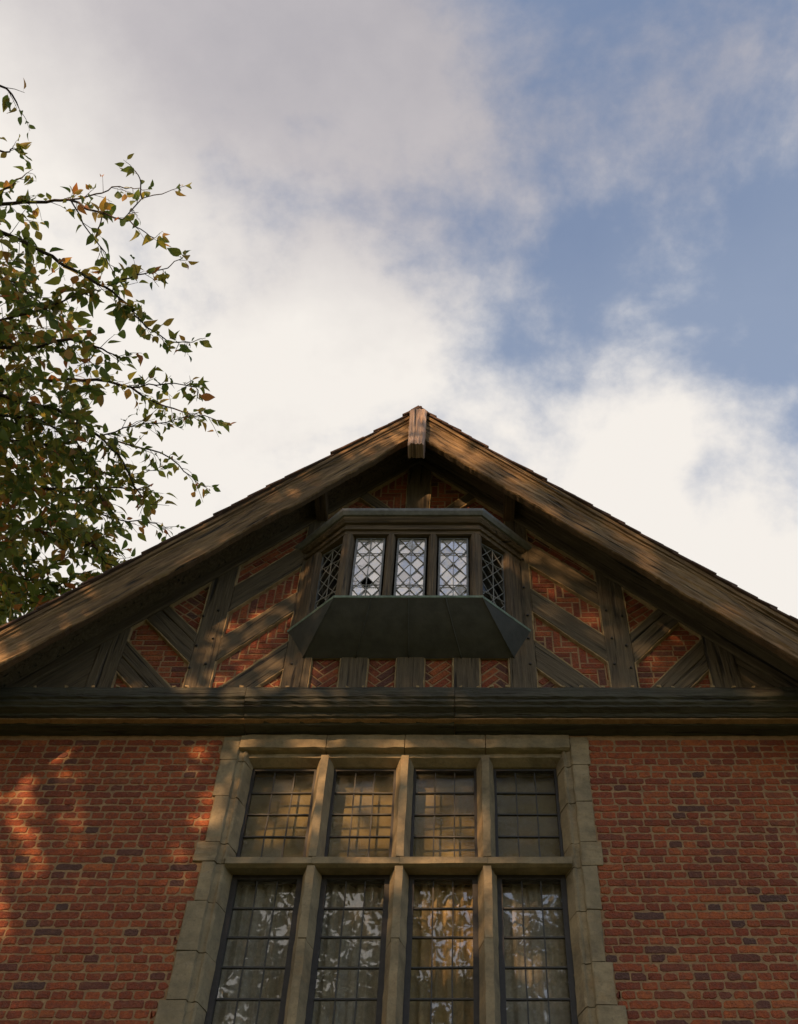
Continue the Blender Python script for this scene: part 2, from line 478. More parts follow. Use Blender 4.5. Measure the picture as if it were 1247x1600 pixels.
    def mesh(self, name, mat, fix=True):
        me = bpy.data.meshes.new(name)
        me.from_pydata(self.v, [], self.f)
        at = me.attributes.new('lc', 'FLOAT_VECTOR', 'POINT')
        at.data.foreach_set('vector', [q for p in self.lc for q in p])
        if fix:
            bm = bmesh.new(); bm.from_mesh(me)
            bmesh.ops.recalc_face_normals(bm, faces=bm.faces)
            bm.to_mesh(me); bm.free()
        if mat: me.materials.append(M[mat])
        if self.smooth:
            me.polygons.foreach_set('use_smooth', [True] * len(me.polygons))
        me.update()
        return me
    def build(self, name, mat, parent=None, fix=True):
        return link(name, self.mesh(name, mat, fix), parent)

def link(name, data, parent=None):
    o = bpy.data.objects.new(name, data)
    COL.objects.link(o)
    if parent is not None: o.parent = parent
    return o
def tag(o, label=None, cat=None, group=None, kind=None):
    if label: o['label'] = label
    if cat: o['category'] = cat
    if group: o['group'] = group
    if kind: o['kind'] = kind
    return o

def area(poly):
    return 0.5 * sum(poly[i][0] * poly[(i + 1) % len(poly)][1] - poly[(i + 1) % len(poly)][0] * poly[i][1] for i in range(len(poly)))
def ccw(poly):
    return poly if area(poly) > 0 else poly[::-1]
def inset(poly, d):
    """move every edge of a ccw polygon inwards by d"""
    n = len(poly); out = []
    for i in range(n):
        a = poly[i - 1]; b = poly[i]; c = poly[(i + 1) % n]
        e1 = (b[0] - a[0], b[1] - a[1]); e2 = (c[0] - b[0], c[1] - b[1])
        l1 = math.hypot(*e1) or 1e-9; l2 = math.hypot(*e2) or 1e-9
        n1 = (-e1[1] / l1, e1[0] / l1); n2 = (-e2[1] / l2, e2[0] / l2)
        m = (n1[0] + n2[0], n1[1] + n2[1]); k = 1 + n1[0] * n2[0] + n1[1] * n2[1]
        k = max(k, 0.35)
        out.append((b[0] + m[0] * d / k, b[1] + m[1] * d / k))
    return out
def clip_half(poly, a, b):
    """keep the part of poly left of the line a->b"""
    out = []; n = len(poly)
    def side(p): return (b[0] - a[0]) * (p[1] - a[1]) - (b[1] - a[1]) * (p[0] - a[0])
    for i in range(n):
        p = poly[i]; q = poly[(i + 1) % n]; sp = side(p); sq = side(q)
        if sp >= 0: out.append(p)
        if (sp > 0 and sq < 0) or (sp < 0 and sq > 0):
            t = sp / (sp - sq); out.append((p[0] + (q[0] - p[0]) * t, p[1] + (q[1] - p[1]) * t))
    return out
def clip(poly, win):
    for i in range(len(win)):
        poly = clip_half(poly, win[i], win[(i + 1) % len(win)])
        if len(poly) < 3: return []
    q = []
    for p in poly:
        if not q or math.hypot(p[0] - q[-1][0], p[1] - q[-1][1]) > 0.004: q.append(p)
    if len(q) > 1 and math.hypot(q[0][0] - q[-1][0], q[0][1] - q[-1][1]) < 0.004: q.pop()
    return q if len(q) >= 3 else []

# ================================================================== ground
g = MB(); g.add([(-300, -300, 0), (300, -300, 0), (300, 300, 0), (-300, 300, 0)], [(0, 1, 2, 3)])
tag(g.build('ground', 'grass'), kind='structure')

# ================================================================== the house
house = bpy.data.objects.new('house', None); COL.objects.link(house)
tag(house, 'red brick house with a dark half-timbered gable, oriel and large stone-mullioned window', 'house')

HW = 3.6                                  # half width of the brick front
SLOPE = 1.09
def roof_z(x, top=13.40): return top - SLOPE * abs(x)

# ---- masonry core with the window opening
WX, WZ0, WZ1 = 1.45, 6.30, 9.0
m = MB()
for (x0, x1, z0, z1) in ((-HW, -WX, 0, 9.15), (WX, HW, 0, 9.15), (-WX, WX, 0, WZ0), (-WX, WX, WZ1, 9.15)):
    m.box(x0, x1, 0.0045, 0.40, z0, z1)
wall = m.build('brick_wall', 'mortar', house)
# ---- side and back walls, floor of the attic
m = MB()
m.box(-HW, -HW + 0.35, 0.401, 9.0, 0, 9.15); m.box(HW - 0.35, HW, 0.401, 9.0, 0, 9.15); m.box(-HW + .35, HW - .35, 8.65, 9.0, 0, 9.15)
m.build('side_wall', 'mortar', house)
m = MB(); m.box(-HW + .36, HW - .36, 0.402, 8.6, 9.16, 9.30); m.box(-HW + .36, HW - .36, 0.402, 8.6, 5.2, 5.4); m.box(-HW + .36, HW - .36, 3.5, 3.6, 5.41, 9.15)
m.build('interior_wall', 'plaster', house)

# ---- stone blocks of the window jambs: (z0, z1, outer x)
jl = [(9.06, 8.80, 1.545), (8.80, 8.40, 1.535), (8.40, 7.93, 1.515), (7.93, 7.74, 1.575), (7.74, 7.38, 1.50), (7.38, 6.95, 1.55), (6.95, 6.56, 1.545), (6.56, 6.20, 1.59)]
jr = [(9.06, 8.74, 1.555), (8.74, 8.34, 1.535), (8.34, 7.93, 1.535), (7.93, 7.70, 1.565), (7.70, 7.30, 1.515), (7.30, 6.86, 1.50), (6.86, 6.52, 1.545), (6.52, 6.20, 1.60)]
def jamb_x(tab, z):
    for z1, z0, x in tab:
        if z0 <= z <= z1: return x
    return None

# ---- bricks: courses of stretchers and headers, handmade and uneven
COURSE = 0.0728; JOINT = 0.0135
def brick_poly(w, h, r):
    """outline of a worn brick, ccw, centred"""
    c = [r.choice((.4, .8, 1, 1.4, 2.0)) * r.uniform(0.004, 0.013) for _ in range(4)]
    j = lambda s=0.0032: r.uniform(-s, s)
    x, z = w / 2, h / 2
    nn = 4 if w > .16 else 2
    lo = [(-x + c[0] + (w - c[0] - c[1]) * k / (nn + 1) + j(.008), -z + j(.0046)) for k in range(1, nn + 1)]
    hi = [(x - c[2] - (w - c[2] - c[3]) * k / (nn + 1) + j(.008), z + j(.0046)) for k in range(1, nn + 1)]
    return [(-x + c[0], -z + j())] + lo + [(x - c[1], -z + j()), (x + j(), -z + c[1]), (x + j(), z - c[2]), (x - c[2], z + j())] + hi + [(-x + c[3], z + j()), (-x + j(), z - c[3]), (-x + j(), -z + c[0])]
bricks = []                                # (x0, x1, z0, z1)
row = 0
z = 3.0
while z + COURSE < 9.10:
    zc = z + COURSE / 2
    L = 0.2225 if row % 2 == 0 else 0.1115
    edges = []
    x = -HW + (0 if row % 2 else -0.11) - rnd.uniform(0, 0.03)
    while x < HW:
        step = L * rnd.uniform(0.93, 1.07)
        if row % 2 == 0 and rnd.random() < 0.13: step = 0.1115 * rnd.uniform(.95, 1.1)
        if row % 2 == 1 and rnd.random() < 0.05: step = 0.2225
        edges.append((x, x + step)); x += step
    if WZ0 - 0.12 < zc < 9.06:
        xl, xr = -jamb_x(jl, min(max(zc, 6.21), 9.05)), jamb_x(jr, min(max(zc, 6.21), 9.05))
        spans = [(-HW, xl), (xr, HW)]
    else:
        spans = [(-HW, HW)]
    for s0, s1 in spans:
        for a, b in edges:
            a2, b2 = max(a, s0), min(b, s1)
            if b2 - a2 > 0.035: bricks.append((a2 + JOINT / 2, b2 - JOINT / 2, z + JOINT / 2, z + COURSE - JOINT / 2))
    z += COURSE; row += 1
def in_frame(p, mrg=0):
    px, py, d = proj(p)
    return -mrg < px < 1247 + mrg and -mrg < py < 1600 + mrg
def shown(b):
    cx, cz = (b[0] + b[1]) / 2, (b[2] + b[3]) / 2
    if not in_frame((cx, 0, cz), -4): return 0
    p = proj((b[0], 0, b[2])); q = proj((b[1], 0, b[3]))
    return abs((p[0] - q[0]) * (p[1] - q[1]))
order = sorted(range(len(bricks)), key=lambda i: -shown(bricks[i]))
big = set(order[:300])
var = {}
for kind, w in (('s', 0.2115), ('h', 0.1005)):
    var[kind] = []
    for k in range(14):
        mb = MB(); mb.prism(brick_poly(w, COURSE - JOINT, rnd), 0.0, 0.03, 0.004)
        var[kind].append((w, mb.mesh('brick', 'brick')))
rest = MB()
for i, (x0, x1, z0, z1) in enumerate(bricks):
    w = x1 - x0; cx, cz = (x0 + x1) / 2, (z0 + z1) / 2
    dy = rnd.uniform(-0.0035, 0.002)
    dzz = rnd.uniform(-.0025, .0025) + .006 * mnoise.noise(Vector((cx * .9, cz * 1.3, 0)))
    if i in big:
        bw, me = rnd.choice(var['s' if w > 0.16 else 'h'])
        o = link('brick', me, wall)
        o.location = (cx, dy, cz + dzz); o.scale = (w / bw, 1, rnd.uniform(.95, 1.05))
        o.rotation_euler = (rnd.uniform(-.02, .02), rnd.uniform(-.012, .012), rnd.uniform(-.015, .015))
    else:
        p = [(cx + a, cz + dzz + b) for a, b in brick_poly(w, (COURSE - JOINT) * rnd.uniform(.93, 1.06), rnd)]
        rest.prism(p, dy, dy + 0.03, 0.004)
tag(rest.build('brickwork', 'brick', wall, fix=False), kind='stuff')

# ---- stone window surround
surround = MB()
surround.extrude_x([(-0.045, 6.20), (-0.045, 6.27), (0.05, 6.33), (0.30, 6.36), (0.30, 6.20)], [-1.46, -0.7, 0, 0.7, 1.46], 0.002)
surround = surround.build('window_sill', 'stone', house)
def jamb_profile(sgn, xo):
    p = [(xo, 0.05), (xo, -0.010), (xo - .004, -.014), (1.41, -0.014), (1.403, -.010), (1.395, 0.014), (1.365, 0.02), (1.345, 0.008), (1.33, 0.02), (1.285, 0.13), (1.285, 0.24), (1.46, 0.24), (1.46, 0.05)]
    return [(sgn * a, b) for a, b in p]
for sgn, tab in ((-1, jl), (1, jr)):
    for z1, z0, xo in tab:
        mb = MB(); mb.extrude_z(jamb_profile(sgn, xo), [z0 + 0.004] + [z0 + (z1 - z0) * q / 6 for q in range(1, 6)] + [z1 - 0.004], 0.004)
        mb.build('jamb_stone', 'stone', surround)
head_prof = [(-0.026, 9.07), (-0.026, 8.925), (0.0, 8.918), (0.046, 8.918), (0.046, 8.876), (0.13, 8.845), (0.24, 8.835), (0.24, 9.07)]
hx = [-1.40, -0.665, 0.0, 0.685, 1.40]
for a, b in zip(hx[:-1], hx[1:]):
    mb = MB(); mb.extrude_x(head_prof, [a + 0.003] + [a + (b - a) * q / 8 for q in range(1, 8)] + [b - 0.003], 0.004)
    mb.build('head_stone', 'stone', surround)
MULL = [-0.668, 0.005, 0.680]
mp = [(-0.030, 0.0), (0.030, 0.0), (0.034, 0.03), (0.072, 0.13), (0.072, 0.24), (-0.072, 0.24), (-0.072, 0.13), (-0.034, 0.03)]
for xm in MULL:
    for z0, z1 in ((7.80, 8.86), (6.36, 7.06), (7.066, 7.71)):
        mb = MB(); mb.extrude_z([(xm + a, b) for a, b in mp], [z0] + [z0 + (z1 - z0) * q / 9 for q in range(1, 9)] + [z1], 0.0035)
        mb.build('mullion', 'stone', surround)
tp = [(-0.008, 7.725), (-0.008, 7.785), (0.03, 7.80), (0.13, 7.86), (0.24, 7.86), (0.24, 7.72), (0.13, 7.735), (0.03, 7.715)]
tx = [-1.33] + MULL + [1.33]
for a, b in zip(tx[:-1], tx[1:]):
    mb = MB(); mb.extrude_x(tp, [a + 0.001, (2 * a + b) / 3, (a + 2 * b) / 3, b - 0.001], 0.0025)
    mb.build('transom', 'stone', surround)

# ---- eight leaded casements
lights = list(zip([-1.285] + [x + 0.072 for x in MULL], [x - 0.072 for x in MULL] + [1.285]))
YG = 0.17
for (x0, x1) in lights:
    for (z0, z1, nr, fw) in ((7.862, 8.835, 4, 0.022), (6.365, 7.735, 5, 0.042)):
        mb = MB()
        mb.box(x0, x0 + fw, YG - .03, YG + .03, z0, z1, 2); mb.box(x1 - fw, x1, YG - .03, YG + .03, z0, z1, 2)
        mb.box(x0 + fw, x1 - fw, YG - .029, YG + .029, z0, z0 + fw * 1.4); mb.box(x0 + fw, x1 - fw, YG - .029, YG + .029, z1 - fw, z1)
        cas = mb.build('casement', 'iron', house)
        gx0, gx1, gz0, gz1 = x0 + fw, x1 - fw, z0 + fw * 1.4, z1 - fw
        pw, ph = (gx1 - gx0) / 3, (gz1 - gz0) / nr
        lead = MB()
        for k in (1, 2):
            x = gx0 + pw * k
            zs = [gz0 + (gz1 - gz0) * q / 6 for q in range(7)]
            xs = [x + rnd.uniform(-.003, .003) for _ in zs]
            for q in range(6):
                lead.bar((xs[q], YG, zs[q]), (xs[q + 1], YG, zs[q + 1]), 0.010, 0.016)
        for k in range(1, nr):
            zz = gz0 + ph * k
            lead.bar((gx0, YG - .004, zz + rnd.uniform(-.003, .003)), (gx1, YG - .004, zz + rnd.uniform(-.003, .003)), 0.012, 0.020)
        lead.build('lead_came', 'came_dark', cas)
        for i in range(3):
            for k in range(nr):
                pm = MB(); w2, h2 = pw / 2 - .001, ph / 2 - .001
                pm.box(-w2, w2, -.002, .002, -h2, h2)
                o = pm.build('pane', 'glass' if nr == 5 else 'obscure', cas)
                o.location = (gx0 + pw * (i + .5), YG, gz0 + ph * (k + .5))
                o.rotation_euler = (rnd.gauss(0, .014), 0, rnd.gauss(0, .016))

# ---- gable: timber frame with brick infill
YT, YB = -0.222, -0.188                   # faces of timbers and of infill bricks
gm = MB()
gm.prism([(-3.55, 9.10), (3.55, 9.10), (3.55, 9.38), (0, 13.25), (-3.55, 9.38)], -0.1835, 0.10, 0.002, back=True)
gable = gm.build('gable_wall', 'mortar', house)
def rl(x): return 13.10 - 1.10 * abs(x)   # lower edge of the rafters on the gable face

def timber(name, poly, d, yf=YT, yb=-0.15, mat='oak', jit=0.004):
    mb = MB(); mb.prism(ccw(poly), yf + rnd.uniform(-.004, .004), yb, 0.008, d, 0.11, jit)
    return mb.build(name, mat, house)
def herring(win, ang, W=0.074, ox=0.0, oz=0.0):
    cx = sum(p[0] for p in win) / len(win); cz = sum(p[1] for p in win) / len(win)
    R = max(math.hypot(p[0] - cx, p[1] - cz) for p in win) + 0.3
    ca, sa = math.cos(ang), math.sin(ang); N = int(R / W) + 3; n = 3; res = []
    for i in range(-N, N):
        for j in range(-N // (2 * n) - 3, N // (2 * n) + 4):
            for (x, zz, w, h) in ((i, i + 2 * n * j, n, 1), (i, i + 1 + 2 * n * j, 1, n)):
                if abs(x) > N or abs(zz) > N: continue
                g2 = 0.095
                rect = [(x + g2, zz + g2), (x + w - g2, zz + g2), (x + w - g2, zz + h - g2), (x + g2, zz + h - g2)]
                rect = [((a + rnd.uniform(-.03, .03)) * W + ox, (b + rnd.uniform(-.03, .03)) * W + oz) for a, b in rect]
                res.append([(cx + a * ca - b * sa, cz + a * sa + b * ca) for a, b in rect])
    return res
def running(win, W=0.072, L=0.215, ang=0.0):
    cx = sum(p[0] for p in win) / len(win); cz = sum(p[1] for p in win) / len(win)
    R = max(math.hypot(p[0] - cx, p[1] - cz) for p in win) + 0.3
    ca, sa = math.cos(ang), math.sin(ang); res = []; k = 0; zz = -R
    while zz < R:
        x = -R - (0.5 * L if k % 2 else 0)
        while x < R:
            l = L * rnd.choice((1, 1, .55)); g2 = .007
            rect = [(x + g2, zz + g2), (x + l - g2, zz + g2), (x + l - g2, zz + W - g2), (x + g2, zz + W - g2)]
            rect = [(a + rnd.uniform(-.002, .002), b + rnd.uniform(-.002, .002)) for a, b in rect]
            res.append([(cx + a * ca - b * sa, cz + a * sa + b * ca) for a, b in rect]); x += l
        zz += W; k += 1
    return res
def panel(poly, style='herring', ang=0.0):
    poly = ccw(poly)
    if abs(area(poly)) < 0.004: return
    win = inset(poly, 0.013)
    if area(win) <= 0.001: return
    pats = herring(win, ang, ox=rnd.uniform(-.1, .1), oz=rnd.uniform(-.1, .1)) if style == 'herring' else running(win, ang=ang)
    for q in pats:
        c = clip(ccw(q), win)
        if c and area(c) > 0.0011:
            mb = MB(); d = rnd.uniform(-.004, .004)
            mb.prism(c, YB + d, -0.165, 0.003)
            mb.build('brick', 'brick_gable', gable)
    # pale pointing squeezed along the timbers
    n = len(poly); out = []; inn = []
    for i in range(n):
        a, b = poly[i], poly[(i + 1) % n]; k = max(1, int(math.hypot(b[0] - a[0], b[1] - a[1]) / .05))
        for t in range(k):
            out.append((a[0] + (b[0] - a[0]) * t / k, a[1] + (b[1] - a[1]) * t / k))
    base_in = inset(out, 0.011)
    mid = [(p[0] + rnd.uniform(-.004, .004), p[1] + rnd.uniform(-.004, .004)) for p in inset(out, 0.006)]
    out = inset(out, -0.006); N = len(out); mb = MB()
    vs = [(p[0], YT + 0.004, p[1]) for p in out] + [(p[0], YT + 0.003 + rnd.uniform(-.006, .004), p[1]) for p in mid] + [(p[0] + rnd.uniform(-.003, .003), YB + 0.004, p[1] + rnd.uniform(-.003, .003)) for p in base_in]
    fs = []
    for i in range(N):
        j = (i + 1) % N
        fs.append((i, j, j + N, i + N)); fs.append((i + N, j + N, j + 2 * N, i + 2 * N))
    mb.add(vs, fs); mb.build('pointing', 'pointing', gable)

ZB = 9.30
H0 = math.pi * 0
for sg in (-1, 1):
    if sg > 0:
        xa, xb, xc, xd, xe, xf = 1.147, 1.79, 2.032, 2.677, 2.937, 3.4
        La = [11.62, 11.233, 10.848, 10.499, 10.087, 9.713]
        Lb = [10.95, 10.567, 10.151, 9.789, 9.345, 8.98]
    else:
        xa, xb, xc, xd, xe, xf = 1.102, 1.718, 1.950, 2.576, 2.806, 3.4
        La = [11.58, 11.195, 10.785, 10.50, 10.074, 9.690]
        Lb = [10.88, 10.480, 10.124, 9.790, 9.345, 9.02]
    P = lambda pts: [(sg * x, zz) for x, zz in pts]
    zb = lambda z: max(z, ZB)
    # upright posts
    timber('post', P([(0.93, ZB), (xa, ZB), (xa, rl(xa) + .02), (0.93, rl(0.93) + .02)]), (0, 1))
    timber('post', P([(xb, ZB), (xc, ZB), (xc, rl(xc) + .02), (xb, rl(xb) + .02)]), (0, 1))
    timber('post', P([(xd, ZB), (xe, ZB), (xe, rl(xe) + .02), (xd, rl(xd) + .02)]), (0, 1))
    box = ccw(P([(xa, ZB), (xb, ZB), (xb, rl(xb)), (xa, rl(xa))]))
    def band(z0a, z0b, z1a, z1b, bx=box):
        """region of the panel between two slanting lines"""
        q = ccw(P([(xa - .3, z0a + .3 * (z0a - z0b) / (xb - xa)), (xb + .3, z0b - .3 * (z0a - z0b) / (xb - xa)), (xb + .3, z1b - .3 * (z1a - z1b) / (xb - xa)), (xa - .3, z1a + .3 * (z1a - z1b) / (xb - xa))]))
        return clip(q, bx)
    dd = (sg * (xb - xa), Lb[1] - La[1])
    panel(band(La[0], Lb[0], 14, 13.3), 'running', -sg * 0.82)
    timber('brace', band(La[1], Lb[1], La[0], Lb[0]), dd)
    panel(band(La[2], Lb[2], La[1], Lb[1]))
    timber('brace', band(La[3], Lb[3], La[2], Lb[2]), dd)
    panel(band(La[4], Lb[4], La[3], Lb[3]))
    timber('brace', band(La[5], Lb[5], La[4], Lb[4]), dd)
    panel(band(8.0, 7.3, La[5], Lb[5]), 'herring', math.pi / 4)
    # second bay: braces lean the other way
    bx = ccw(P([(xc, ZB), (xd, ZB), (xd, rl(xd)), (xc, rl(xc))]))
    k = 1.19
    def rising(z0, z1):                     # heights at xc of two lines rising outwards
        w = xd - xc
        return clip(ccw(P([(xc - .2, z0 - .2 * k), (xd + .2, z0 + (w + .2) * k), (xd + .2, z1 + (w + .2) * k), (xc - .2, z1 - .2 * k)])), bx)
    h1, h0 = 10.18, 9.775
    g1, g0 = 9.335, 8.92
    panel(rising(h1, 13), 'running', sg * 0.7)
    timber('brace', rising(h0, h1 - .14), (sg, k)); timber('brace', rising(h1 - .134, h1), (sg, k))
    panel(rising(g1, h0), 'running')
    timber('brace', rising(g0 + .2, g1), (sg, k)); timber('brace', rising(g0, g0 + .195), (sg, k))
    panel(rising(6, g0), 'running')
    timber('brace', P([(xe, ZB), (xf, ZB), (xf, max(rl(xf), ZB + .01)), (xe, rl(xe))]), (sg, -1.1), YT + .01)
    # rafter lying on the gable face
    timber('rafter', P([(0.0, 13.10), (0.0, 13.30), (3.62, 13.30 - 1.09 * 3.62), (3.62, 13.10 - 1.1 * 3.62)]), (sg, -1.09), YT - .02)
    # crown of the gable, beside the king post
    kx = 0.140 if sg > 0 else 0.108
    top = ccw(P([(kx, 11.6), (0.93, 11.6), (0.93, rl(0.93)), (kx, rl(kx))]))
    def rise2(z0, z1):
        return clip(ccw(P([(kx - .2, z0 - .2 * 1.15), (1.2, z0 + (1.2 - kx) * 1.15), (1.2, z1 + (1.2 - kx) * 1.15), (kx - .2, z1 - .2 * 1.15)])), top)
    panel(rise2(12.03, 14), 'herring')
    timber('brace', rise2(11.85, 12.03), (sg, 1.15))
    panel(rise2(10, 11.85), 'running', sg * 0.6)
timber('king_post', [(-0.108, 11.5), (0.140, 11.5), (0.140, rl(.14)), (0.0, 13.1), (-0.108, rl(.108))], (0, 1), YT - .006)
# sill band under the oriel: studs and small brick panels
cells = [(-0.865, -0.600), (-0.358, -0.099), (0.148, 0.407), (0.644, 0.908)]
prev = -0.93
for a, b in cells:
    timber('stud', [(prev, ZB), (a, ZB), (a, 9.86), (prev, 9.86)], (0, 1))
    panel([(a, ZB), (b, ZB), (b, 9.86), (a, 9.86)], 'herring', math.pi / 4)
    prev = b
timber('stud', [(prev, ZB), (0.93, ZB), (0.93, 9.86), (prev, 9.86)], (0, 1))
timber('rail', [(-0.93, 9.86), (0.93, 9.86), (0.93, 10.15), (-0.93, 10.15)], (1, 0))
# oak pegs
for sg in (-1, 1):
    for x, zs in ((1.09, (11.3, 10.85, 10.43, 10.1, 9.75)), (1.85, (10.5, 10.1, 9.75)), (1.98, (10.42, 10.0, 9.7)), (1.03, (11.0,))):
        for zz in zs:
            px_ = sg * (x - (0.05 if sg < 0 else 0)) + rnd.uniform(-.01, .01)
            mb = MB(); r0 = 0.013
            vs = [(px_ + r0 * math.cos(a * math.pi / 4), YT - .002, zz + r0 * math.sin(a * math.pi / 4)) for a in range(8)] + [(px_ + .7 * r0 * math.cos(a * math.pi / 4), YT - .016, zz + .7 * r0 * math.sin(a * math.pi / 4)) for a in range(8)]
            mb.add(vs, [(i, (i + 1) % 8, (i + 1) % 8 + 8, i + 8) for i in range(8)] + [tuple(range(8, 16))]); mb.build('peg', 'iron', house)

# ---- moulded bressumer carrying the gable
prof = [(-0.15, 9.37), (-0.295, 9.37), (-0.31, 9.355), (-0.31, 9.245), (-0.29, 9.232), (-0.295, 9.20), (-0.272, 9.182), (-0.272, 9.158), (-0.215, 9.14), (-0.205, 9.112), (-0.135, 9.102), (-0.125, 9.088), (0.0, 9.086), (0.0, 9.14), (-0.15, 9.14)]
for a, b in ((-3.95, -1.37), (-1.365, 0.42), (0.425, 3.96)):
    n = int((b - a) / .06); sag = rnd.uniform(-.004, .004)
    mb = MB(); mb.extrude_x([(y + sag, zz + sag * .5) for y, zz in prof], [a + (b - a) * i / n for i in range(n + 1)], 0.0045)
    mb.build('bressumer', 'oak_beam', house)
# crumbs of lime along its top edge
x = -3.2
while x < 3.2:
    mb = MB(); s = rnd.uniform(.010, .020)
    mb.box(x - s, x + s, -.302, -.27, 9.368, 9.374 + s * .9, 0, .006)
    mb.build('mortar_crumb', 'pointing', house)
    x += rnd.uniform(.09, .30)

# ---- roof: deck, verge strips, tiles
YV = -0.77                                # front of the tiles
ang = math.atan(SLOPE); ca, sa = math.cos(ang), math.sin(ang)
mb = MB()
EX = 4.0
for sg in (-1, 1):
    a = [(0, roof_z(0, 13.345)), (sg * EX, roof_z(EX, 13.345)), (sg * EX, roof_z(EX, 13.275)), (0, roof_z(0, 13.275))]
    vs = [(x, y, zz) for y in (-0.64, 9.2) for x, zz in a]
    mb.add(vs, [(0, 1, 2, 3), (7, 6, 5, 4), (0, 4, 5, 1), (1, 5, 6, 2), (2, 6, 7, 3)], [((v[0] * ca + v[2] * sa), v[1], 0) for v in vs])
roof = mb.build('roof', 'oak', house)
EXPO = 0.215
tiles_rest = MB()
def tile_geo(mb, sg, s, y0, w, lift, lap, thick):
    """one plain tile: s = distance down the slope of its tail"""
    d = Vector((sg * ca, 0, -sa)); nrm = Vector((sg * sa, 0, ca)); o = Vector((0, 0, 13.345))
    s0 = s - EXPO * lap; vs = []
    for (ss, hh) in ((s0, 0.006), (s, 0.018 + lift)):
        for y in (y0, y0 + w):
            for t in (0, thick):
                vs.append(o + d * (ss + (rnd.uniform(-.004, .004) if ss == s else 0)) + nrm * (hh + t) + Vector((0, y, 0)))
    mb.add(vs, [(0, 1, 3, 2), (4, 6, 7, 5), (0, 4, 5, 1), (2, 3, 7, 6), (0, 2, 6, 4), (1, 5, 7, 3)])
for sg in (-1, 1):
    n = int(EX / ca / EXPO) + 1
    for k in range(1, n + 1):
        s = k * EXPO + rnd.uniform(-.035, .035)
        lift = rnd.choice((0, 0, .004, .010, .018)) * rnd.uniform(.5, 1.1)
        mb = MB(); tile_geo(mb, sg, s, YV + rnd.uniform(-.012, .012), 0.165, lift, 1.25, rnd.uniform(.016, .024))
        mb.build('tile', 'tile', roof)
        y = YV + 0.17
        while y < 9.1:
            tile_geo(tiles_rest, sg, s + rnd.uniform(-.008, .008), y, 0.163, rnd.uniform(0, .006), 1.25, .017)
            y += 0.167
tag(tiles_rest.build('tiling', 'tile', roof), kind='stuff')
y = YV - 0.01
while y < 9.1:                            # ridge tiles
    mb = MB(); L = 0.33
    pr_ = [(-.12, 13.27), (-.07, 13.345), (0, 13.425), (.07, 13.345), (.12, 13.27), (.105, 13.255), (0, 13.395), (-.105, 13.255)]
    vs = [(x, yy, zz) for yy in (y, y + L - .008) for x, zz in pr_]
    mb.add(vs, [(i, (i + 1) % 8, (i + 1) % 8 + 8, i + 8) for i in range(8)] + [tuple(range(8)), tuple(range(15, 7, -1))]); mb.build('ridge_tile', 'tile', roof)
    y += L
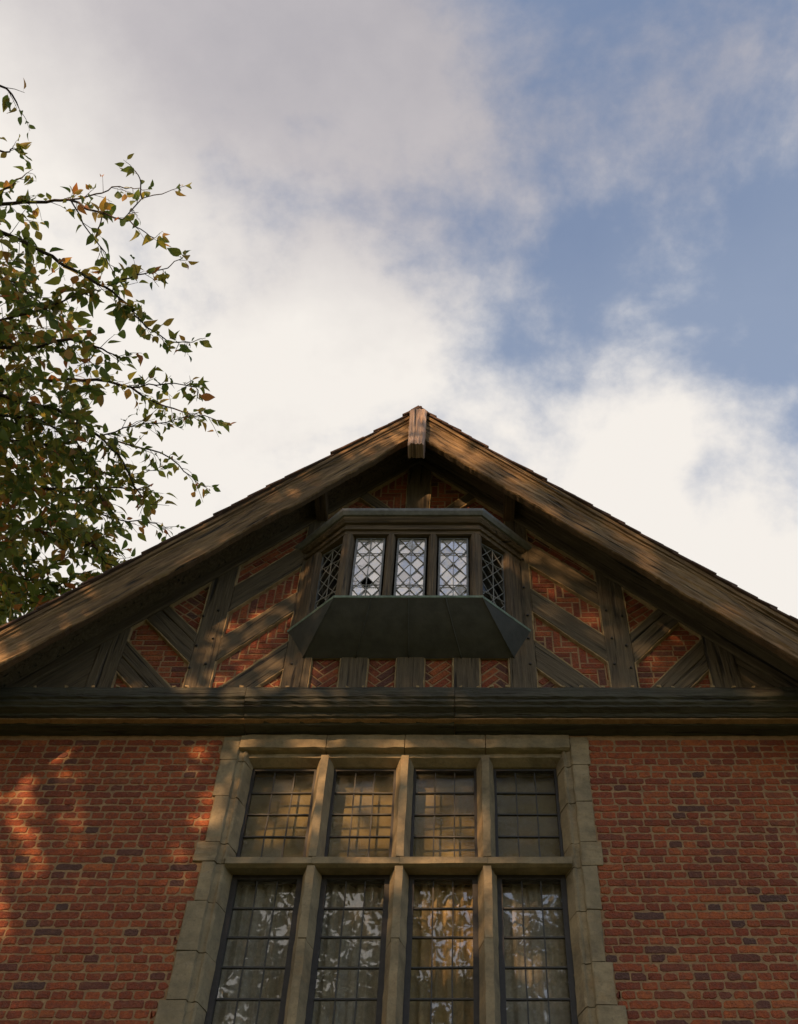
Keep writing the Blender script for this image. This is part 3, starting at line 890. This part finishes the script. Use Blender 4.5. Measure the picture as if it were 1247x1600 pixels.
for sg in (-1, 1):
    # strip under the tiles
    mb = MB(); xs = [0.0 + EX * i / 30 for i in range(31)]
    vs = []
    for x in xs:
        for (yy, t) in ((-0.75, 13.352), (-0.75, 13.295), (-0.66, 13.295), (-0.66, 13.352)):
            vs.append((sg * x, yy + rnd.uniform(-.003, .003), roof_z(x, t) + rnd.uniform(-.003, .003)))
    fs = [(k * 4 + i, k * 4 + (i + 1) % 4, k * 4 + 4 + (i + 1) % 4, k * 4 + 4 + i) for k in range(30) for i in range(4)]
    mb.add(vs, fs, [(v[0] * ca * sg - v[2] * sa + 20 * sg, v[0] * sa * sg + v[2] * ca, v[1]) for v in vs]); mb.build('verge_strip', 'oak_barge', house)
    # bargeboard: weathered, furrowed, its lower edge worn
    NU, NV = 420, 44
    mb = MB(); vs = []; lc = []
    for i in range(NU + 1):
        x = EX * i / NU
        wear = 0.030 * mnoise.noise(Vector((x * 2.3, 7.1 * sg, 0))) + 0.014 * mnoise.noise(Vector((x * 11, 3.3 * sg, 0))) + 0.012 * mnoise.noise(Vector((x * 37, 1.3, sg)))
        wear += 0.05 * math.exp(-((x - .22) / .18) ** 2) * (1 if sg < 0 else .3)
        zt, zl = roof_z(x, 13.290), 12.84 - 1.093 * x + wear
        for j in range(NV + 1):
            t = j / NV; zz = zt + (zl - zt) * t
            al = x * ca - zz * sa; ac = x * sa + zz * ca
            fur = mnoise.noise(Vector((al * 2.4, ac * 26, 5 * sg))) * .013 + mnoise.noise(Vector((al * 7.0, ac * 52, 9 * sg))) * .007 + mnoise.noise(Vector((al * 1.3, ac * 9, 2 * sg))) * .012
            step = -0.012 if 0.06 < t < 0.13 else 0.0
            if j == NV: fur += 0.016
            vs.append((sg * x, -0.728 + fur + step, zz)); lc.append((x * ca - zz * sa + 30 * sg, x * sa + zz * ca, 0))
    for i in range(NU + 1):
        for j in (0, NV):
            v = vs[i * (NV + 1) + j]; vs.append((v[0], -0.655, v[2])); lc.append((v[0] * 1.48, (0 if j == 0 else .4), .1))
    fs = []
    for i in range(NU):
        for j in range(NV):
            a = i * (NV + 1) + j; fs.append((a, a + 1, a + NV + 2, a + NV + 1))
        b0 = (NU + 1) * (NV + 1) + 2 * i; a0 = i * (NV + 1)
        fs.append((a0, a0 + NV + 1, b0 + 2, b0)); fs.append((a0 + NV, b0 + 1, b0 + 3, a0 + 2 * NV + 1)); fs.append((b0, b0 + 2, b0 + 3, b0 + 1))
    mb.add(vs, fs, lc); mb.build('bargeboard', 'oak_barge', house)
    # soffit boards between bargeboard and gable
    for k, (y0, y1) in enumerate(((-.654, -.51), (-.506, -.36), (-.356, -.20))):
        mb = MB(); vs = []
        for x in (0.0, EX):
            for (yy, t) in ((y0, 13.272), (y1, 13.272), (y1, 13.245 - .003 * k), (y0, 13.245 - .003 * k)):
                vs.append((sg * x, yy, roof_z(x, t)))
        mb.add(vs, [(i, (i + 1) % 4, (i + 1) % 4 + 4, i + 4) for i in range(4)] + [(3, 2, 1, 0), (4, 5, 6, 7)], [(v[0] * ca * sg - v[2] * sa + 7 * k, v[1], v[0] * sa + v[2] * ca) for v in vs])
        mb.build('soffit_board', 'oak', house)
    # purlin end
    mb = MB(); xm = 0.975 * sg
    mb.box(xm - .056, xm + .056, -0.66, -0.20, 11.97, roof_z(abs(xm), 13.24) + .02, 1, .003); mb.build('purlin', 'oak_frame', house)
# pendant block at the apex
mb = MB(); NU, NV = 14, 40; vs = []; lc = []
for j in range(NV + 1):
    t = j / NV; zz = 13.255 - 0.735 * t
    wl_ = -0.086 + .010 * mnoise.noise(Vector((0, t * 9, 2))) + .012 * max(0, t - .8); wr_ = 0.094 + .010 * mnoise.noise(Vector((4, t * 9, 2))) - .014 * max(0, t - .6)
    for i in range(NU + 1):
        s = i / NU; x = wl_ + (wr_ - wl_) * s
        ed = .02 * (abs(2 * s - 1) ** 6)
        fur = .022 * mnoise.noise(Vector((s * 5, t * 2.2, 1))) + .012 * mnoise.noise(Vector((s * 9, t * 5, 4)))
        zj = .03 * mnoise.noise(Vector((s * 7, 3, 3))) * max(0, t - .85) / .15
        vs.append((x, -0.83 + ed + fur, zz + zj)); lc.append((zz, x, .3))
b = len(vs)
vs += [(v[0], -0.655, v[2]) for v in vs[:b]]; lc += lc[:b]
fs = []; R_ = NU + 1
for j in range(NV):
    for i in range(NU):
        a = j * R_ + i; fs.append((a, a + R_, a + R_ + 1, a + 1))
    for i in (0, NU):
        a = j * R_ + i; fs.append((a, a + R_, a + R_ + b, a + b))
for i in range(NU):
    for a in (i, NV * R_ + i): fs.append((a, a + 1, a + 1 + b, a + b))
mb.add(vs, fs, lc); tag(mb.build('pendant', 'oak_pale', house), 'bleached rotting oak block at the gable apex')

# ---- oriel window
ZS, ZH = 10.235, 11.205                   # sill and head of its lights
F0, F1, YF, YR = 0.655, 1.075, -0.585, -0.215
def ring(off, y_back=YR):
    """plan of the oriel pushed out by off: back left, front left, front right, back right"""
    k = off * math.tan(math.radians(22.5))
    return [(-F1 - off * 1.3, y_back), (-F0 - k, YF - off), (F0 + k, YF - off), (F1 + off * 1.3, y_back)]
def slab(mb, off0, off1, z0, z1, jit=.0):
    """closed polygonal slab, off0 at the bottom, off1 at the top"""
    a, b2 = ring(off0), ring(off1)
    vs = [(x, y, z0) for x, y in a] + [(x, y, z1) for x, y in b2]
    mb.add(vs, [(0, 1, 5, 4), (1, 2, 6, 5), (2, 3, 7, 6), (3, 0, 4, 7), (3, 2, 1, 0), (4, 5, 6, 7)])
mb = MB()
slab(mb, 0.0, 0.0, ZH + .03, 11.395)      # frieze
slab(mb, 0.020, 0.026, 11.29, 11.315); slab(mb, 0.026, 0.05, 11.396, 11.43); slab(mb, 0.05, 0.05, 11.431, 11.465)
oriel = mb.build('oriel_window', 'oak_frame', house)
mb = MB(); slab(mb, 0.07, 0.095, 11.466, 11.50); slab(mb, 0.095, 0.10, 11.501, 11.535); mb.build('cornice', 'lead', oriel)
mb = MB(); a = ring(0.09)
vs = [(x, y, 11.536) for x, y in a] + [(-1.0, -.21, 11.80), (1.0, -.21, 11.80)]
mb.add(vs, [(0, 1, 4), (1, 2, 5, 4), (2, 3, 5)]); mb.build('oriel_roof', 'lead', oriel)
mb = MB(); slab(mb, 0.040, 0.045, 10.198, 10.222); mb.build('sill', 'copper', oriel)
mb = MB(); slab(mb, 0.0, 0.0, 10.2225, ZS); mb.build('sill_rail', 'oak_frame', oriel)
# sheet covered underside, swept back to the wall
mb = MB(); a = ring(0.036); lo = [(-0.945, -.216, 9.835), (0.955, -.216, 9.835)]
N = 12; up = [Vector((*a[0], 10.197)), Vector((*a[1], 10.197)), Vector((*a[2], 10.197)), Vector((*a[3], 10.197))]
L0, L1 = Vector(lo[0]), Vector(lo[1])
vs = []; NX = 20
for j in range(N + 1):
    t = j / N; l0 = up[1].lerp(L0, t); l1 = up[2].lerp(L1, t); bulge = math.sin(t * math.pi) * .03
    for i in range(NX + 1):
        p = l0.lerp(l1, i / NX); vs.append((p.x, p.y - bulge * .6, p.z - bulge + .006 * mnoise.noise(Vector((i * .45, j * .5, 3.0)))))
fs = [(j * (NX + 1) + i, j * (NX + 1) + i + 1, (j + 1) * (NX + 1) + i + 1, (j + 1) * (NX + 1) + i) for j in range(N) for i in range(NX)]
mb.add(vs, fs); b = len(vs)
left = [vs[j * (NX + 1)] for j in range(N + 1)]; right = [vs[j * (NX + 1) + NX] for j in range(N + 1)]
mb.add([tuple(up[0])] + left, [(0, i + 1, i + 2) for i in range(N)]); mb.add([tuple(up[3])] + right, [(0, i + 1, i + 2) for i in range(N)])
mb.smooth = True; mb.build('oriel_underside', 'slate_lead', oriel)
for i in (0, 5, 10, 15, 20):               # rolled seams of the sheet
    mb = MB(); mb.tube([Vector(vs[j * (NX + 1) + i]) + Vector((0, -.001, -.001)) for j in range(N + 1)], [.0075] * (N + 1), 6); mb.smooth = True
    mb.build('sheet_seam', 'slate_lead', oriel)
def opost(cx, cy, w, d, rot, name='mullion', mat='oak_frame'):
    """moulded upright: nose and chamfers, turned to face its side of the oriel"""
    pr_ = [(-w / 2, d / 2), (-w / 2, -d / 2 + .03), (-w / 2 + .022, -d / 2), (w / 2 - .022, -d / 2), (w / 2, -d / 2 + .03), (w / 2, d / 2)]
    c, s = math.cos(rot), math.sin(rot)
    mb = MB(); mb.extrude_z([(cx + a * c - b * s, cy + a * s + b * c) for a, b in pr_], [ZS - .005, 10.5, 10.8, ZH + .032], .002)
    return mb.build(name, mat, oriel)
for sg in (-1, 1):
    opost(sg * (F0 - .035), YF + .045, .105, .10, sg * .39, 'corner_post')
    opost(sg * .203, YF + .045, .085, .09, 0)
    opost(sg * (F1 - .115), YR - .055, .20, .11, sg * .785, 'wall_post')
def light(p0, p1, ncol, gaps=(), mat='quarry'):
    """leaded light between plan points p0 and p1: frame, quarries and lattice"""
    p0 = Vector((*p0, 0)); p1 = Vector((*p1, 0)); d = p1 - p0; W = d.length; d.normalize(); nrm = Vector((d.y, -d.x, 0))
    at = lambda u, zz, o=0.0: p0 + d * u + nrm * o + Vector((0, 0, zz))
    z0, z1 = ZS + .012, ZH + .02
    fr = MB(); f = .018
    fr.bar(at(f / 2, z0), at(f / 2, z1), f, .03, nrm); fr.bar(at(W - f / 2, z0), at(W - f / 2, z1), f, .03, nrm)
    fr.bar(at(f, z0 + f / 2), at(W - f, z0 + f / 2), f, .029, nrm); fr.bar(at(f, z1 - f / 2), at(W - f, z1 - f / 2), f, .029, nrm)
    fr.build('light_frame', 'lead', oriel)
    win = [(f, z0 + f), (W - f, z0 + f), (W - f, z1 - f), (f, z1 - f)]
    qw = (W - 2 * f) / ncol; qh = 0.197; lead = MB(); k = 0
    nr = int((z1 - z0) / qh * 2) + 3
    segs = set()
    for r in range(-1, nr):
        for c in range(-1, ncol + 1):
            cu = f + qw * (c + (0.5 if r % 2 == 0 else 1.0)); cz = z0 + f - .03 + r * qh / 2
            dia = [(cu, cz - qh / 2), (cu + qw / 2, cz), (cu, cz + qh / 2), (cu - qw / 2, cz)]
            q = clip(dia, win)
            for i in range(4):
                segs.add(tuple(sorted(((round(dia[i][0], 4), round(dia[i][1], 4)), (round(dia[(i + 1) % 4][0], 4), round(dia[(i + 1) % 4][1], 4))))))
            if not q or area(q) < .0004: continue
            k += 1
            if any((cu - gu) ** 2 / .0012 + (cz - gz) ** 2 / .0032 < 1 for gu, gz in gaps): continue
            mx = sum(p[0] for p in q) / len(q); mz = sum(p[1] for p in q) / len(q)
            tu, tz = rnd.gauss(0, .05), rnd.gauss(0, .05)
            vs = [at(a, b, (a - mx) * tu + (b - mz) * tz) for a, b in q] + [at(a, b, (a - mx) * tu + (b - mz) * tz - .004) for a, b in q]
            n = len(q); pm = MB()
            pm.add(vs, [tuple(range(n)), tuple(range(2 * n - 1, n - 1, -1))] + [(i, i + n, (i + 1) % n + n, (i + 1) % n) for i in range(n)])
            pm.build('quarry', mat, oriel)
    for (a, b) in segs:
        # keep what lies inside the light
        t0, t1 = 0.0, 1.0
        du, dv = b[0] - a[0], b[1] - a[1]
        for (pp, qq) in ((-du, a[0] - f), (du, W - f - a[0]), (-dv, a[1] - z0 - f), (dv, z1 - f - a[1])):
            if abs(pp) < 1e-9: continue
            r = qq / pp
            if pp < 0: t0 = max(t0, r)
            else: t1 = min(t1, r)
        if t1 - t0 < .05: continue
        j = lambda: rnd.uniform(-.002, .002)
        lead.bar(at(a[0] + du * t0 + j(), a[1] + dv * t0, .004), at(a[0] + du * t1 + j(), a[1] + dv * t1, .004), .0056, .010, nrm)
    lead.bar(at(W / 2, z0 + f, .012), at(W / 2 + .003, z1 - f, .012), .007, .007, nrm)
    for q in (.24, .74):
        lead.bar(at(f, z0 + (z1 - z0) * q, .012), at(W - f, z0 + (z1 - z0) * q + .002, .012), .007, .007, nrm)
    lead.build('lead_lattice', 'came', oriel)
YL = YF + .055
light((-.545, YL), (-.262, YL), 2, ((.125, 10.53), (.19, 10.50), (.155, 10.60)))
light((-.1415, YL), (.1415, YL), 2)
light((.262, YL), (.545, YL), 2)
light((-F1 + .185, YR - .105), (-F0 - .0, YF + .105), 2, ((.22, 10.62), (.2, 10.4)), 'cheek_glass')
light((F0 + .0, YF + .105), (F1 - .185, YR - .105), 2, ((.10, 10.50),), 'cheek_glass')
mb = MB(); mb.box(-1.0, 1.0, -.2165, -.2145, 10.16, 11.40); mb.build('oriel_dark_sheet', 'iron', oriel)  # added dark sheet standing in for the unlit room behind the oriel

# ================================================================== behind the glass
def curtain(x0, x1, z0, z1, y, mat, label, pleat=.09, amp=.03):
    mb = MB(); n = int((x1 - x0) / .012); vs = []
    ph = rnd.uniform(0, 6)
    for i in range(n + 1):
        x = x0 + (x1 - x0) * i / n
        for k, zz in enumerate((z0, (z0 + z1) / 2, z1)):
            w = math.sin(2 * math.pi * x / pleat + ph + .8 * math.sin(x * 9) + .25 * k) * amp + .4 * amp * math.sin(2 * math.pi * x / (pleat * .43) + k * .3)
            vs.append((x, y + w, zz))
    mb.add(vs, [(i * 3 + k, i * 3 + k + 1, i * 3 + 4 + k, i * 3 + 3 + k) for i in range(n) for k in (0, 1)])
    mb.smooth = True
    o = mb.build('curtain', mat); tag(o, label, 'curtain', 'curtains in the large window'); return o
curtain(-1.27, -0.80, 6.30, 7.74, .27, 'curtain', 'pale pleated curtain in the leftmost lower light of the stone window')
curtain(-0.60, -0.10, 6.30, 7.74, .275, 'curtain', 'pale pleated curtain in the second lower light from the left')
curtain(0.09, 0.60, 6.30, 7.74, .27, 'curtain_gold', 'golden brown pleated curtain in the third lower light from the left')
curtain(0.76, 1.28, 6.30, 7.74, .28, 'curtain', 'beige curtain in the rightmost lower light of the stone window', .14, .02)
mb = MB(); vs = []
for i in range(41):
    x = -1.30 + 2.60 * i / 40
    for zz in (7.76, 8.1, 8.5, 8.98): vs.append((x, .265 + .006 * math.sin(x * 9), zz))
mb.add(vs, [(i * 4 + k, i * 4 + k + 1, i * 4 + k + 5, i * 4 + k + 4) for i in range(40) for k in range(3)])
mb.smooth = True
tag(mb.build('window_blind', 'blind'), 'olive tan cloth blind behind the upper lights of the stone window', 'blind')

# ================================================================== trees
def leaf_mesh(name, fold, curl, mat):
    """pointed oval leaf with a crease along the midrib and a short stalk; unit length along +X"""
    mb = MB(); prof = [(0.0, 0.0), (.12, .16), (.32, .30), (.55, .27), (.78, .14), (1.0, 0.0)]
    vs = []; fs = []
    for t, w in prof:
        zc = -curl * t * t
        vs += [(t, -w, zc + fold * w), (t, 0, zc), (t, w, zc + fold * w)]
    for k in range(len(prof) - 1):
        a = 3 * k; fs += [(a, a + 3, a + 4, a + 1), (a + 1, a + 4, a + 5, a + 2)]
    mb.add(vs, fs)
    mb.add([(-.28, -.012, .02), (-.28, .012, .02), (0, .012, 0), (0, -.012, 0)], [(0, 1, 2, 3)])
    mb.smooth = True
    return mb.mesh(name, mat, fix=False)
leaf_kinds = [leaf_mesh('leaf', f, c, 'leaf') for f, c in ((.35, .25), (.7, .1), (.15, .5), (.9, .45), (.5, -.15))]
leaf_geo = [([tuple(v.co) for v in me.vertices], [tuple(p.vertices) for p in me.polygons]) for me in leaf_kinds]

tree = bpy.data.objects.new('tree', None); COL.objects.link(tree); tree.location = (0, 0, 0)
tag(tree, 'autumn tree with green and orange leaves reaching in over the left roof slope', 'tree')
def depth_at(py): return -3.1 + (py - 240) / 710.0 * 3.9
def P3(px, py, dy=0.0): return un(px, py, depth_at(py) + dy)
TB = Vector((-8.2, -0.9, 0.0))
tk = MB(); tk.smooth = True
tpts = [TB + Vector((0, 0, -.2)), TB + Vector((.05, .05, 2.5)), TB + Vector((-.1, .1, 6)), TB + Vector((.1, 0, 9.5)), TB + Vector((.3, -.1, 12.5)), TB + Vector((.2, -.3, 15.0)), TB + Vector((.1, -.5, 17))]
tk.tube(tpts, [.42, .34, .29, .23, .15, .09, .03], 12)
trunk = tk.build('trunk', 'bark', tree)
# limbs and boughs followed from the photograph, each at its own depth
B = [
 [(-60, 330), (20, 318), (72, 316), (108, 312), (150, 330), (192, 343), (222, 310), (268, 297)],
 [(108, 312), (150, 303), (175, 292), (205, 293), (222, 297)], [(222, 310), (220, 285), (212, 268)], [(192, 343), (220, 358), (242, 372)],
 [(-60, 335), (20, 370), (70, 395), (100, 415), (140, 435), (175, 455), (205, 480), (230, 512), (262, 533), (300, 535)],
 [(-50, 510), (65, 485), (110, 465), (150, 452)], [(190, 437), (225, 428), (262, 419), (282, 405)], [(175, 455), (190, 437)],
 [(-60, 590), (80, 595), (150, 593), (205, 605), (240, 628), (290, 645), (335, 655)], [(205, 605), (245, 602), (290, 602), (310, 610)],
 [(-50, 605), (90, 640), (130, 660), (160, 685), (185, 710), (210, 760), (235, 790)], [(160, 685), (220, 700), (265, 715), (300, 745), (320, 760)],
 [(-50, 750), (60, 765), (130, 762), (190, 762), (230, 770)], [(160, 680), (215, 665), (260, 660), (300, 650)],
 [(-50, 790), (60, 830), (130, 850), (190, 868)], [(100, 770), (150, 800), (200, 815), (245, 818), (265, 838)],
 [(-50, 880), (40, 905), (90, 915), (130, 895)], [(-40, 120), (10, 138), (30, 170)], [(-40, 225), (8, 238), (22, 231)], [(-40, 320), (20, 290), (42, 270)],
 [(-50, 420), (20, 440), (60, 470), (90, 500)], [(-50, 540), (40, 545), (110, 530), (160, 545), (190, 560)], [(-50, 680), (30, 690), (90, 700), (140, 730), (170, 800)],
 [(110, 312), (130, 350), (165, 395), (180, 440)], [(160, 335), (150, 375), (165, 410)], [(-50, 640), (60, 655), (120, 690), (150, 740)],
 [(130, 720), (175, 745), (215, 740), (245, 735)], [(140, 850), (165, 880), (185, 890)], [(0, 850), (60, 890), (110, 870), (160, 840)], [(-50, 940), (20, 935), (60, 925)],
]
leaves = []                                # (position, direction, size)
br = MB(); br.smooth = True
tw = MB()
def spray(p, d, n, size, spread=.16):
    """n leaves hanging from a short twig that starts at p"""
    d = (d + Vector((rnd.uniform(-.7, .7), rnd.uniform(-.9, .9), rnd.uniform(-.6, .5)))).normalized()
    L = spread * rnd.uniform(.7, 1.8)
    q = p + d * L * .5 + Vector((0, 0, rnd.uniform(-.02, .03))); e = p + d * L + Vector((0, 0, -.03))
    tw.tube([p, q, e], [.0042, .0034, .002], 4)
    for k in range(n):
        t = (k + rnd.uniform(.1, 1)) / n
        b = p.lerp(q, t * 2) if t < .5 else q.lerp(e, t * 2 - 1)
        ld = Vector((d.x * .6 + rnd.uniform(-.9, .9), d.y * .6 + rnd.uniform(-.9, .9), rnd.uniform(-1.3, .35))).normalized()
        leaves.append((b + ld * .03, ld, size * rnd.uniform(.6, 1.25)))
for bi, pl in enumerate(B):
    off = rnd.uniform(-.5, .5)
    pts = [P3(px, py, off + .05 * k * rnd.uniform(-1, 1)) for k, (px, py) in enumerate(pl)]
    main = pl[0][0] < 0
    n = len(pts)
    r0 = (.022 if main else .008) * (1.0 if n > 4 else .6)
    fine = []; rad = []
    for i in range(n - 1):
        for k in range(3):
            t = k / 3; q = pts[i].lerp(pts[i + 1], t)
            if k: q = q + Vector([rnd.uniform(-.018, .018) for _ in range(3)])
            fine.append(q); rad.append(r0 * (1 - (i + t) / n) ** 1.3 + .0036)
    fine.append(pts[-1]); rad.append(.004)
    if main:                               # carry the bough back to the trunk
        zt = max(6.5, min(15.5, pts[0].z - 1.6)); f = zt / 17.0
        base = TB + Vector((.15, -.05, zt))
        mid = base.lerp(pts[0], .5) + Vector((0, 0, .35))
        fine = [base, base.lerp(mid, .5) + Vector((0, 0, .12)), mid, mid.lerp(pts[0], .5) + Vector((0, 0, .1))] + fine
        rad = [r0 * 2.6, r0 * 2.1, r0 * 1.7, r0 * 1.35] + rad
    mb = MB(); mb.smooth = True; mb.tube(fine, rad, 7); mb.build('branch', 'bark', trunk)
    for i in range(len(fine) - 1):
        a, b = fine[i], fine[i + 1]; pa = proj(a)
        d = (b - a).normalized()
        px, py = pa[0], pa[1]
        if px < -260: continue
        dens = 3.4 if px < 60 else (2.6 if px < 150 else (1.7 if px < 220 else 1.2))
        if py < 420: dens *= .48
        if py < 250: dens = .7
        if py > 600: dens *= 1.6
        cnt = (b - a).length / .16 * dens
        cnt = int(cnt) + (rnd.random() < cnt - int(cnt))
        for _ in range(cnt):
            sz = (.14 if py < 480 else .125) * (.8 if px > 240 else 1)
            spray(a.lerp(b, rnd.random()), d, rnd.choice((1, 2, 3, 3, 4)), sz)
    spray(pts[-1], (pts[-1] - pts[-2]).normalized(), 5, .12)
# thickly leaved inner crown
for _ in range(1250):
    py = 330 + 655 * rnd.random() ** .72; reach = 60 + 80 * math.sin(min(1, max(0, (py - 400) / 330)) * math.pi * .9) if py < 760 else 175 - (py - 760) * .15
    if py < 430: reach = 55
    px = -230 + (reach + 230) * rnd.random() ** .85
    if px > 30 and mnoise.noise(Vector((px * .022, py * .022, 4.0))) > .12: continue
    p = P3(px, py, rnd.uniform(-.7, 1.1))
    if p.y < .9 and p.z < 13.75 - 1.09 * abs(p.x) and abs(p.x) < 4.2: continue
    spray(p, Vector((.6, rnd.uniform(-.5, .5), -.1)), rnd.choice((3, 4, 5, 6)), rnd.choice((.12, .14, .165)), .24)
# the side of the crown away from the house
for _ in range(420):
    v = Vector((rnd.gauss(0, 1), rnd.gauss(0, 1), rnd.gauss(0, 1))).normalized() * rnd.uniform(.75, 1.0)
    p = TB + Vector((-.6, -.8, 13.2)) + Vector((v.x * 3.2, v.y * 3.0, v.z * 3.8))
    if in_frame(p, 60): continue
    spray(p, Vector((v.x, v.y, -.2)), 5, .125, .3)
tw.build('twigs', 'bark', trunk)
def clear_of_roof(p):
    return not (p.y > -.95 and p.z < 13.62 - 1.09 * abs(p.x) and p.x > -4.3)
leaves = [l for l in leaves if clear_of_roof(l[0])]
def lscore(l):
    px, py, d = proj(l[0])
    if not (4 < px < 1240 and 4 < py < 1590): return 0
    clear = .25 + min(1, max(0, (px - 20) / 200))
    return l[2] / d * clear
ordl = sorted(range(len(leaves)), key=lambda i: -lscore(leaves[i]))
own = set(ordl[:300])
crown = MB(); crown.smooth = True
for i, (p, d, s) in enumerate(leaves):
    k = rnd.randrange(len(leaf_kinds))
    rot = d.to_track_quat('X', 'Z').to_matrix().to_4x4() @ Matrix.Rotation(rnd.uniform(-1.4, 1.4), 4, 'X')
    mat = Matrix.Translation(p) @ rot @ Matrix.Diagonal((s, s * rnd.uniform(.75, 1.05), s, 1))
    if i in own:
        o = link('leaf', leaf_kinds[k], tree); o.matrix_local = mat
    else:
        vs, fs = leaf_geo[k]; crown.add([mat @ Vector(v) for v in vs], fs)
tag(crown.build('crown', 'leaf', tree, fix=False), kind='stuff')

def big_tree(loc, h, cz, rx, rz, nleaf, label, seed, hole=.0):
    r = random.Random(seed)
    t = bpy.data.objects.new('tree', None); COL.objects.link(t); t.location = loc
    tag(t, label, 'tree')
    mb = MB(); mb.smooth = True
    mb.tube([(0, 0, -.2), (.1, 0, h * .2), (-.1, .1, h * .45), (.1, 0, h * .7), (0, .1, h * .92)], [.5, .4, .3, .18, .05], 10)
    clumps = []
    for k in range(46):
        v = Vector((r.gauss(0, 1), r.gauss(0, 1), r.gauss(0, 1))).normalized() * (r.random() ** .4)
        c = Vector((v.x * rx, v.y * rx, cz + v.z * rz)); clumps.append((c, r.uniform(.7, 1.7)))
        z0 = max(h * .25, c.z - 2.5)
        mb.tube([(0, 0, z0), (c.x * .5, c.y * .5, (z0 + c.z) / 2 + .3), tuple(c)], [.12, .07, .02], 5)
    mb.build('trunk', 'bark', t)
    cr_ = MB()
    for _ in range(nleaf):
        c, rad = r.choice(clumps)
        v = Vector((r.gauss(0, .5), r.gauss(0, .5), r.gauss(0, .42))) * rad
        p = c + v
        a = Vector((r.uniform(-1, 1), r.uniform(-1, 1), r.uniform(-1, .4))).normalized(); b = a.cross(Vector((r.uniform(-1, 1), r.uniform(-1, 1), r.uniform(-1, 1)))).normalized()
        s = r.uniform(.07, .15)
        cr_.add([p - a * s, p - b * s * .55 + a * s * .1, p + a * s, p + b * s * .55 + a * s * .1], [(0, 1, 2, 3)])
    cr_.build('crown', 'leaf_far', t, fix=False)
    return t
big_tree((-7.0, -9.3, 0), 19, 13.4, 3.0, 5.8, 5600, 'leafy tree mirrored at the left edge of the stone window', 11)
big_tree((-5.3, -15.2, 0), 25, 16.5, 5.2, 7.8, 46000, 'dense leafy tree mirrored in the leftmost lower lights of the stone window', 14)
big_tree((3.0, -16.0, 0), 27, 18.0, 5.2, 8.0, 24000, 'tall leafy tree mirrored in the right hand lights of the stone window', 12)
